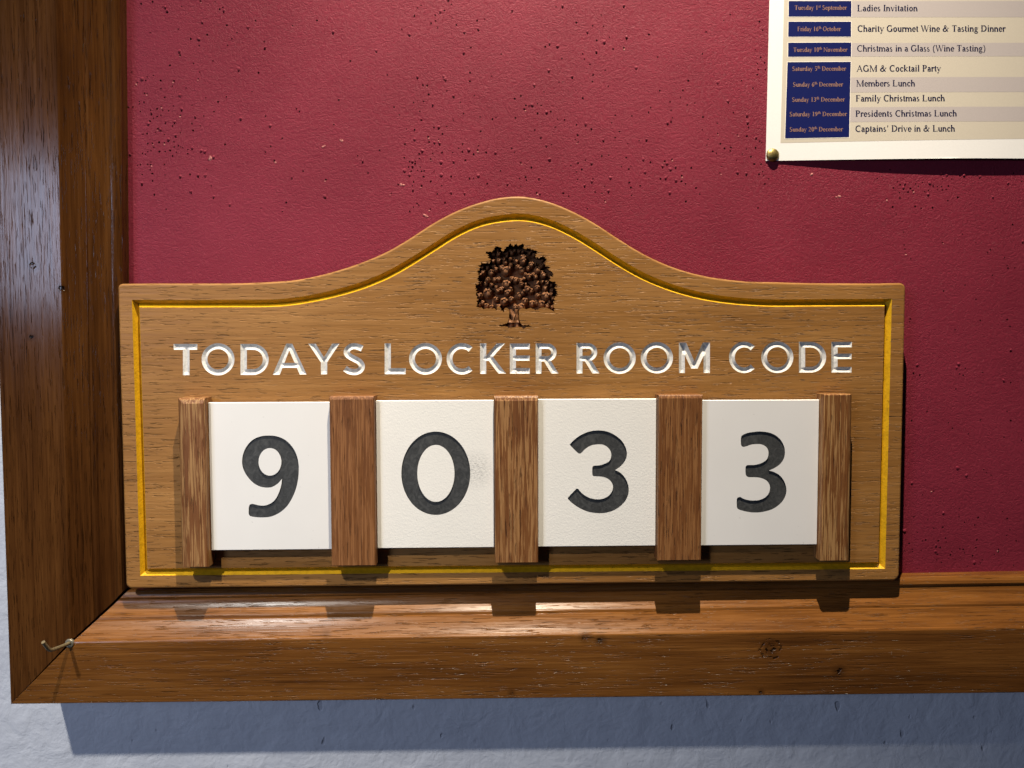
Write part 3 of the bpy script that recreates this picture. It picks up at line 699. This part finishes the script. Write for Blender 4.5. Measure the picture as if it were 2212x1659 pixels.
# ------------------------------------------------------------------ number tiles
TF, TB = 26.5, 22.5
def digit(ox, oy, sc, outer, holes_=()):
    h = TF
    o = [at((ox+sc*a)/1.8517, (oy+sc*b)/1.8517, h) for a, b in outer]
    return ccw(dedupe(o, .05)), [ccw(dedupe([at((ox+sc*a)/1.8517, (oy+sc*b)/1.8517, h) for a, b in q], .05)) for q in holes_]
k3 = 900/1991; k4 = 400/1659
NINE = digit(650, 1550, k3, crspline([(764,1060),(772,1036),(795,1030),(870,1045),(930,1038),(990,1000),(1030,930),(1050,865),(1058,808),(1020,850),(970,880),(920,886),(860,875),(800,840),(750,785),(715,720),(704,655),(713,590),(745,520),(800,462),(870,432),(940,425),(1010,432),(1080,460),(1140,515),(1180,580),(1202,660),(1206,740),(1195,840),(1165,940),(1110,1040),(1040,1105),(960,1142),(880,1150),(800,1144),(772,1136),(763,1115)], 5),
             [ellipse(951, 658, 101, 122, 72)])
ZERO = digit(1500, 1550, k3, ellipse(538, 759, 305, 369, 120), [ellipse(539, 760, 164.5, 252, 96)])
THREE_A = digit(2200, 1680, k4, crspline([(330,405),(400,330),(520,245),(650,192),(780,173),(900,180),(1010,215),(1120,280),(1210,370),(1260,470),(1276,560),(1262,640),(1215,720),(1150,785),(1082,830),(1160,870),(1235,945),(1285,1040),(1307,1150),(1290,1260),(1235,1360),(1140,1450),(1020,1515),(880,1546),(740,1542),(600,1512),(470,1450),(370,1380),(300,1312),(297,1288),(436,1142),(452,1137),(470,1146),(520,1205),(610,1270),(700,1305),(800,1316),(900,1298),(980,1250),(1030,1180),(1045,1110),(1030,1050),(980,990),(900,950),(800,935),(730,933),(708,920),(702,895),(702,795),(710,768),(735,758),(830,750),(920,720),(985,680),(1012,620),(1015,560),(995,500),(940,440),(870,408),(790,405),(700,418),(620,455),(560,505),(515,550),(490,558),(465,548),(332,418)], 5))
THREE_B = digit(2860, 1680, k4, crspline([(432,290),(450,255),(540,215),(650,197),(760,190),(880,205),(990,245),(1080,320),(1140,420),(1160,520),(1145,630),(1090,720),(1000,790),(895,838),(950,852),(1050,900),(1130,985),(1175,1090),(1184,1190),(1150,1300),(1080,1390),(970,1470),(840,1515),(700,1535),(560,1527),(440,1500),(380,1475),(362,1440),(363,1310),(380,1285),(415,1277),(470,1305),(560,1330),(650,1336),(740,1325),(830,1285),(890,1220),(912,1140),(905,1080),(870,1020),(800,975),(700,952),(560,948),(520,925),(508,890),(508,780),(525,752),(560,747),(680,742),(790,705),(860,650),(885,580),(880,500),(840,440),(770,405),(690,400),(600,410),(510,440),(470,447),(440,430),(430,400)], 5))
TG = 'white number tiles slotted between the strips'
TILES = [
 ((-231.9, -140.5, -89.3, -201.4), NINE, MAT_TILE_S, MAT_BLK, 'smooth white tile with an engraved black 9'),
 ((-106.7, -17.8, -88.4, -201.0), ZERO, MAT_TILE_Z, MAT_BLK, 'textured cream tile with an engraved black 0 and a grey finger smudge'),
 ((15.8, 105.9, -87.9, -200.9), THREE_A, MAT_TILE_T, MAT_BLK, 'textured cream tile with a wide black 3 whose tips are cut diagonally'),
 ((139.9, 231.1, -89.2, -201.1), THREE_B, MAT_TILE_S, MAT_BLK2, 'smooth white tile with a narrow scuffed black 3 beside the last strip')]
for (a, b, t_, bt), (do, dh), mt, mk, lab in TILES:
    cx, cz = (a+b)/2, (t_+bt)/2
    root = empty('number_tile', cx*MM, cz*MM, TB*MM); tag(root, lab, 'number tile', TG)
    e = .35
    rect = [(a+e, bt+e), (b-e, bt+e), (b-e, t_-e), (a+e, t_-e)]
    v, f, o = cdt([rect, do] + dh)
    mb = MB()
    mb.add([(x, z, TF) for x, z in v], [t for t, s in zip(f, o) if s == {0} or (dh and 2 in s)])
    R4 = [(a, bt), (b, bt), (b, t_), (a, t_)]
    L = [[(x, z, TF) for x, z in rect], [(x, z, TF-e) for x, z in R4], [(x, z, TB) for x, z in R4]]
    mb.add([q for l in L for q in l], [(i*4+j, (i+1)*4+j, (i+1)*4+(j+1) % 4, i*4+(j+1) % 4) for i in range(2) for j in range(4)] + [(11, 10, 9, 8)])
    mb.build('plate', mt, root)
    nmb = MB(); DP = .7
    nmb.add([(x, z, TF-DP) for x, z in v], [t for t, s in zip(f, o) if 1 in s and not (dh and 2 in s)], 0)
    for loop in [do] + dh:
        k = len(loop)
        nmb.add([(x, z, TF) for x, z in loop] + [(x, z, TF-DP) for x, z in loop], [(i, (i+1) % k, k+(i+1) % k, k+i) for i in range(k)], 1)
    nmb.build('numeral', [mk, MAT_BLK_WALL], root, recalc=True)

# ------------------------------------------------------------------ poster, with a small serif alphabet drawn stroke by stroke
def q4(x0, y0, x1, y1): return [[(x0, y0), (x1, y0), (x1, y1), (x0, y1)]]
def ln(x0, y0, x1, y1, wd):     # slanted bar, level ends
    return [[(x0-wd/2, y0), (x0+wd/2, y0), (x1+wd/2, y1), (x1-wd/2, y1)]]
def ac(cx, cy, rx, ry, a0, a1, th=.1, tv=.034, n=14):
    o = []; th *= 1.3; tv += .03
    for k in range(n):
        a, b = R(a0+(a1-a0)*k/n), R(a0+(a1-a0)*(k+1)/n)
        o.append([(cx+rx*math.cos(a), cy+ry*math.sin(a)), (cx+rx*math.cos(b), cy+ry*math.sin(b)), (cx+(rx-th)*math.cos(b), cy+(ry-tv)*math.sin(b)), (cx+(rx-th)*math.cos(a), cy+(ry-tv)*math.sin(a))])
    return o
def dt(x, y, r): return [[(x+r*math.cos(k*math.pi/4), y+r*math.sin(k*math.pi/4)) for k in range(8)]]
def sr(x, y, w_=.09): return q4(x-w_, y, x+w_, y+.03)
def st(x, y0, y1, w_=.1):
    w_ = w_*1.2+.022
    return q4(x-w_/2, y0, x+w_/2, y1)
def nn(x): return st(x, 0, .44) + sr(x, 0) + ac(x+.16, .26, .18, .18, 0, 140, .1, .05) + st(x+.29, 0, .27) + sr(x+.29, 0)
GL = {
 ' ': (.26, []), 'L': (.6, st(.14,0,.66)+sr(.14,0,.12)+sr(.14,.63,.12)+q4(.1,0,.55,.035)+q4(.515,0,.55,.18)),
 'I': (.33, st(.16,0,.66)+sr(.16,0,.12)+sr(.16,.63,.12)), 'A': (.7, ln(.09,0,.345,.66,.045)+ln(.59,0,.335,.66,.105)+q4(.18,.21,.48,.245)+sr(.08,0)+sr(.6,0,.1)),
 'C': (.66, ac(.37,.33,.34,.345,52,308)+q4(.56,.46,.59,.66)), 'G': (.72, ac(.37,.33,.34,.345,52,318)+q4(.56,.47,.59,.66)+st(.59,.03,.29)+sr(.59,.27,.11)),
 'M': (.9, st(.13,0,.66,.04)+st(.76,0,.66)+ln(.47,0,.13,.66,.1)+ln(.45,0,.75,.66,.04)+sr(.13,0)+sr(.76,0,.11)+sr(.1,.63,.08)+sr(.79,.63,.08)),
 'W': (.93, ln(.29,0,.09,.66,.1)+ln(.29,0,.47,.6,.04)+ln(.66,0,.44,.66,.1)+ln(.66,0,.86,.66,.04)+sr(.08,.63)+sr(.44,.63)+sr(.86,.63,.08)),
 'T': (.61, st(.3,0,.66)+sr(.3,0,.12)+q4(.03,.625,.57,.66)+q4(.03,.5,.06,.66)+q4(.54,.5,.57,.66)),
 'D': (.72, st(.15,0,.66)+ac(.3,.33,.37,.33,-90,90)+q4(.03,0,.3,.033)+q4(.03,.627,.3,.66)), 'P': (.56, st(.15,0,.66)+sr(.15,0,.12)+ac(.29,.485,.23,.175,-90,90)+q4(.03,.627,.3,.66)+q4(.15,.31,.3,.343)),
 'F': (.56, st(.15,0,.66)+sr(.15,0,.12)+q4(.03,.625,.5,.66)+q4(.47,.5,.5,.66)+q4(.15,.325,.4,.36)+q4(.375,.26,.4,.43)),
 'S': (.54, ac(.27,.49,.2,.185,50,265,.095)+ac(.27,.17,.22,.19,-150,85,.1)+ln(.14,.42,.4,.24,.13)+q4(.42,.5,.445,.66)+q4(.06,0,.085,.17)),
 'N': (.73, st(.12,0,.66,.04)+st(.62,0,.66,.04)+ln(.62,0,.12,.66,.1)+sr(.12,0)+sr(.62,.63)+sr(.08,.63,.07)), 'O': (.73, ac(.365,.33,.34,.345,0,360,n=28)),
 '&': (.8, ac(.33,.51,.14,.155,0,360,.06)+ac(.28,.17,.25,.185,70,345,.1)+ln(.62,0,.26,.46,.1)+ln(.5,.08,.66,.37,.04)+q4(.55,.36,.76,.39)),
 '1': (.48, st(.25,0,.66)+sr(.25,0,.12)+ln(.12,.56,.25,.66,.06)), '0': (.5, ac(.25,.33,.21,.345,0,360,n=26)), '6': (.5, ac(.25,.2,.2,.21,0,360,.095,n=24)+ac(.45,.22,.4,.44,95,180)),
 '5': (.5, q4(.13,.58,.44,.66)+q4(.13,.34,.16,.66)+ac(.22,.2,.22,.215,-135,115)), '3': (.5, ac(.22,.49,.19,.17,-75,145)+ac(.21,.18,.23,.195,-140,85)),
 '9': (.5, ac(.25,.45,.2,.21,0,360,.095,n=24)+ac(.05,.43,.4,.44,-85,0)), '2': (.5, ac(.24,.47,.2,.19,-20,160)+ln(.1,.03,.39,.42,.06)+q4(.05,0,.46,.07)),
 'a': (.44, ac(.2,.13,.17,.14,60,300)+ac(.2,.3,.17,.155,0,150)+st(.325,.02,.31)+q4(.33,0,.44,.03)), 'b': (.5, st(.11,.02,.68)+sr(.08,.65,.06)+ac(.26,.22,.21,.235,0,360,n=24)),
 'c': (.44, ac(.24,.22,.21,.235,50,318)+dt(.37,.35,.05)), 'd': (.5, st(.38,0,.68)+sr(.35,.65,.06)+q4(.38,0,.48,.03)+ac(.235,.22,.205,.235,0,360,n=24)),
 'e': (.44, ac(.235,.22,.205,.235,0,322,n=22)+q4(.08,.235,.43,.265)), 'f': (.33, st(.16,0,.52)+sr(.16,0,.11)+ac(.28,.5,.17,.19,60,180,.1,.04)+q4(.03,.41,.31,.44)+dt(.34,.62,.045)),
 'g': (.49, ac(.22,.29,.17,.165,0,360,.085,n=22)+ac(.235,-.08,.21,.13,0,360,.05,n=22)+ln(.1,.01,.13,.16,.05)+q4(.35,.39,.47,.42)),
 'h': (.5, st(.1,0,.68)+sr(.1,0)+sr(.07,.65,.06)+ac(.26,.26,.18,.18,0,140,.1,.05)+st(.39,0,.27)+sr(.39,0)), 'i': (.28, st(.14,0,.44)+sr(.14,0)+sr(.11,.41,.06)+dt(.14,.6,.06)),
 'k': (.51, st(.11,0,.68)+sr(.11,0)+ln(.16,.19,.38,.43,.045)+ln(.42,0,.2,.25,.1)+sr(.4,.41,.08)+sr(.44,0,.08)), 'l': (.28, st(.14,0,.68)+sr(.14,0)+sr(.11,.65,.06)),
 'm': (.78, nn(.1)+sr(.07,.41,.06)+ac(.55,.26,.18,.18,0,140,.1,.05)+st(.68,0,.27)+sr(.68,0)), 'n': (.5, nn(.1)+sr(.07,.41,.06)), 'o': (.5, ac(.25,.22,.21,.235,0,360,n=24)),
 'p': (.5, st(.12,-.21,.44)+sr(.12,-.21)+sr(.08,.41,.06)+ac(.27,.22,.21,.235,0,360,n=24)), 'r': (.34, st(.11,0,.44)+sr(.11,0)+sr(.08,.41,.06)+ac(.25,.28,.15,.165,55,150,.08,.06)+dt(.32,.385,.055)),
 's': (.38, ac(.185,.33,.14,.125,55,260,.075)+ac(.185,.11,.15,.125,-150,80,.075)+ln(.1,.28,.28,.16,.09)), 't': (.29, st(.14,.05,.56)+q4(.03,.41,.27,.44)+ac(.22,.11,.13,.12,180,300,.1,.045)),
 'u': (.5, st(.12,.12,.44)+sr(.08,.41,.06)+ac(.25,.16,.18,.17,180,330,.1,.05)+st(.39,0,.44)+sr(.36,.41,.06)), 'v': (.48, ln(.25,0,.08,.44,.1)+ln(.25,0,.4,.44,.04)+sr(.09,.41,.08)+sr(.41,.41,.07)),
 'y': (.48, ln(.25,0,.08,.44,.1)+ln(.16,-.2,.4,.44,.045)+sr(.09,.41,.08)+sr(.41,.41,.07)+dt(.11,-.16,.055)), '(': (.33, ac(.36,.25,.3,.46,112,248,.075,.03)), ')': (.33, ac(-.03,.25,.3,.46,-68,68,.075,.03)),
 "'": (.28, dt(.14,.6,.065)+ln(.09,.44,.17,.6,.045)),
}
def text_polys(runs):
    """runs: (text, scale, raise) -> polygons in em units and total width"""
    x = 0; out = []
    for txt, sc, up in runs:
        for ch in txt:
            adv, ps = GL[ch]
            out += [[(x+a*sc, up+b*sc) for a, b in p] for p in ps]; x += adv*sc
    return out, x
poster = empty('poster', 0.3495, 0.098, 0.0012)
tag(poster, 'white paper events poster with navy date boxes pinned at upper right', 'poster')
X0, X1, Z1, Z2 = 197.2, 520.0, 98.6, 470.0
def bulge(x, z):
    u = (x-X0)/(X1-X0); v_ = max(0, 1-(z-Z1)/150.0)
    return .7 + 3.8*math.sin(math.pi*min(1, max(0, u)))**1.2*v_**1.6 + .4*math.sin(u*9+1)*v_*u
def sheet(name, polys, mat, lift, parent, grid=None):
    """flat print on the paper: polygons triangulated and laid on the paper's curve"""
    def dense(p):
        r = []
        for i in range(len(p)):
            a, b = p[i-1], p[i]; m = max(1, int(math.hypot(b[0]-a[0], b[1]-a[1])/4))
            r += [(a[0]+(b[0]-a[0])*k/m, a[1]+(b[1]-a[1])*k/m) for k in range(m)]
        return r
    if grid: polys = [dense(p) for p in polys]
    v, f, o = cdt(polys, grid or ())
    ins = [t for t, s in zip(f, o) if s]; used = sorted({i for t in ins for i in t}); rm = {i: k for k, i in enumerate(used)}
    mb = MB(); mb.add([(v[i][0], v[i][1], bulge(*v[i])+lift) for i in used], [tuple(rm[i] for i in t) for t in ins])
    return mb.build(name, mat, parent)
def gpts(l, r, b, t, stp=6.0): return [(x, z) for x in np.arange(l+stp/2, r, stp) for z in np.arange(b+stp/2, t, stp)]
# paper sheet with its own thickness
mb = MB(); NX, NZ = 60, 60
xs = np.linspace(X0, X1, NX); zs = [Z1 + (Z2-Z1)*(k/(NZ-1))**1.5 for k in range(NZ)]
def zedge(x): return 97.9 + (x-197.2)*.0102
def xedge(z): return (z-97.9)*.0105
for lift in (0, -.25):
    mb.add([(x+xedge(z)*(1-(x-X0)/(X1-X0)), z if j else zedge(x), bulge(x, z)+lift) for j, z in enumerate(zs) for x in xs],
           [(j*NX+i, j*NX+i+1, (j+1)*NX+i+1, (j+1)*NX+i) for j in range(NZ-1) for i in range(NX-1)])
o = NX*NZ
mb.f += [(i, o+i, o+i+1, i+1) for i in range(NX-1)] + [(j*NX, (j+1)*NX, o+(j+1)*NX, o+j*NX) for j in range(NZ-1)]
mb.mi += [0]*(NX-1+NZ-1)
mb.build('paper', MAT_PAPER, poster, smooth=40)
kp = 1196/2212
def pz(a, b): return at((2900+kp*a)/1.8517, (kp*b)/1.8517, 1.6)
def quadp(pts): return [pz(a, b) for a, b in pts]
lft = pz(415, 1052); rgt = 505.0
ptop = 455.0
def up_to(x): return (x, ptop)
beige = [pz(413, 1056), (rgt, pz(413, 1040)[1]+3.2), (rgt, ptop), (pz(444, 0)[0]+2.5, ptop)]
sheet('printed_ground', [beige], MAT_BEIGE, .05, poster, gpts(202, rgt, 104, 455, 5))
for y0, y1 in ((5, 125), (317, 418), (573, 685), (795, 905)):
    pts = [pz(938-(y0+y1)/2*.02, y1), (rgt, pz(2000, y1)[1]+1.0), (rgt, pz(2000, y0)[1]+1.0), pz(938-(y0+y1)/2*.02, y0)]
    sheet('printed_stripe', [pts], MAT_STRIPE, .09, poster, gpts(pts[0][0], rgt, pts[0][1], pts[3][1], 5))
for i, q in enumerate((((474,4),(938,4),(937,121),(473,120)), ((472,157),(935,158),(934,270),(470,269)), ((470,313),(935,313),(933,418),(469,418)), ((465,457),(931,457),(914,1018),(446,1023)))):
    pts = quadp(q); c = [(a-.0, b) for a, b in pts]
    rim = [(pts[0][0]-.45, pts[0][1]+.45), (pts[1][0]+.45, pts[1][1]+.45), (pts[2][0]+.45, pts[2][1]-.45), (pts[3][0]-.45, pts[3][1]-.45)]
    bxs = sheet('date_box', [c], MAT_NAVY, .15, poster, gpts(min(p[0] for p in c)+.5, max(p[0] for p in c)-.5, min(p[1] for p in c)+.5, max(p[1] for p in c)-.5, 5))
    sheet('box_outline', [rim], MAT_PALE, .12, bxs, gpts(min(p[0] for p in c), max(p[0] for p in c), min(p[1] for p in c), max(p[1] for p in c), 5))
def put_text(name, runs, xa, xb, yb, cap, mat, lift=.19):
    ps, wd = text_polys(runs)
    A = np.array(pz(xa, yb)); B = np.array(pz(xb, yb)); ux = (B-A)/wd; sy = cap*kp/1.8517*.3525/.66
    up = np.array((-ux[1], ux[0])); up = up/np.linalg.norm(up)*sy
    polys = [[tuple(A+ux*a+up*b) for a, b in p] for p in ps]
    return sheet(name, polys, mat, lift, poster)
for txt, xa, xb, yb in (("Ladies Invitation", 980, 1428, 80), ("Charity Gourmet Wine & Tasting Dinner", 980, 2075, 232), ("Christmas in a Glass (Wine Tasting)", 976, 1928, 380),
                        ("AGM & Cocktail Party", 972, 1595, 529), ("Members Lunch", 968, 1403, 640), ("Family Christmas Lunch", 963, 1620, 751),
                        ("Presidents Christmas Lunch", 960, 1706, 865), ("Captains' Drive in & Lunch", 958, 1690, 977)):
    put_text('event_text', [(txt, 1, 0)], xa, xb, yb, 47, MAT_INK)
for d1, sup, d2, xa, xb, yb in (("Tuesday 1", "st", " September", 517, 903, 70), ("Friday 16", "th", " October", 537, 858, 228), ("Tuesday 10", "th", " November", 507, 905, 382),
                                ("Saturday 5", "th", " December", 497, 895, 523), ("Sunday 6", "th", " December", 502, 872, 640), ("Sunday 13", "th", " December", 495, 884, 752),
                                ("Saturday 19", "th", " December", 477, 898, 860), ("Sunday 20", "th", " December", 477, 868, 973)):
    put_text('date_text', [(d1, 1, 0), (sup, .62, .33), (d2, 1, 0)], xa, xb, yb, 33, MAT_PINK, .24)

# brass drawing pin
px, pzz = at(1672.2, 332.5, 4.0)
pin = empty('drawing_pin', px*MM, pzz*MM, .0016)
tag(pin, 'domed brass drawing pin in the lower left corner of the poster', 'drawing pin')
mb = MB(); vs = []; NR, NS = 9, 28
for r in range(NR):
    a = r/(NR-1)*math.pi/2
    for k in range(NS):
        t = 2*math.pi*k/NS; dn = 1+.012*math.sin(3*t+r)
        vs.append((px+5.1*math.sin(a)*dn*math.cos(t), pzz+5.1*math.sin(a)*dn*math.sin(t), .9+2.7*math.cos(a)))
mb.add(vs, [(r*NS+k, (r+1)*NS+k, (r+1)*NS+(k+1) % NS, r*NS+(k+1) % NS) for r in range(NR-1) for k in range(NS)])
mb.build('pin_head', MAT_BRASS, pin, smooth=50, recalc=True)
mb = MB(); mb.add([(px+.5*math.cos(k*math.pi/4), pzz+.5*math.sin(k*math.pi/4), h) for h in (2.0, -6.0) for k in range(8)], [(k, (k+1) % 8, 8+(k+1) % 8, 8+k) for k in range(8)])
mb.build('pin_shaft', MAT_BRASS, pin)

# ------------------------------------------------------------------ bent screw hook at the frame's corner
hx, hz = at(150.5, 1389.5, 32.0)
hook = empty('screw_hook', hx*MM, hz*MM, .032)
tag(hook, 'dull metal L-shaped screw hook sticking out of the frame corner mitre', 'hook')
def tube(path, rad, n=14, cap=True):
    mb = MB(); P_ = [Vector(p) for p in path]; vs = []
    for i, p in enumerate(P_):
        t = (P_[min(len(P_)-1, i+1)]-P_[max(0, i-1)]).normalized()
        a = t.cross(Vector((1, 0, 0))).normalized(); b = t.cross(a)
        for k in range(n):
            q = p + (a*math.cos(2*math.pi*k/n)+b*math.sin(2*math.pi*k/n))*rad; vs.append(tuple(q))
    m = len(P_)
    fs = [(i*n+k, i*n+(k+1) % n, (i+1)*n+(k+1) % n, (i+1)*n+k) for i in range(m-1) for k in range(n)]
    if cap: fs += [tuple(range(n)), tuple(range((m-1)*n, m*n))]
    mb.add(vs, fs); return mb
bend = crspline([(hx, hz, 0, ), ] and [(0, 30), (.9, 38), (2.3, 47), (3.2, 51.5), (4.6, 53.8), (7.2, 55.6), (12.0, 58.6)], 5, closed=False, corner=170)
tube([(hx - .06*(h-32) - .12*max(0, h-51), hz + z, h) for z, h in bend], 1.3).build('shank', MAT_HOOK, hook, smooth=50, recalc=True)
mb = MB(); vs = []; N = 24
prof_w = ((3.3, 31.0), (3.4, 32.1), (3.0, 32.8), (1.9, 32.9), (1.35, 32.5), (1.25, 31.0))
for r_, h in prof_w:
    for k in range(N): vs.append((hx+r_*math.cos(2*math.pi*k/N), hz+r_*math.sin(2*math.pi*k/N), h))
mb.add(vs, [(i*N+k, i*N+(k+1) % N, (i+1)*N+(k+1) % N, (i+1)*N+k) for i in range(len(prof_w)-1) for k in range(N)])
mb.build('washer', MAT_ZINC, hook, smooth=40, recalc=True)
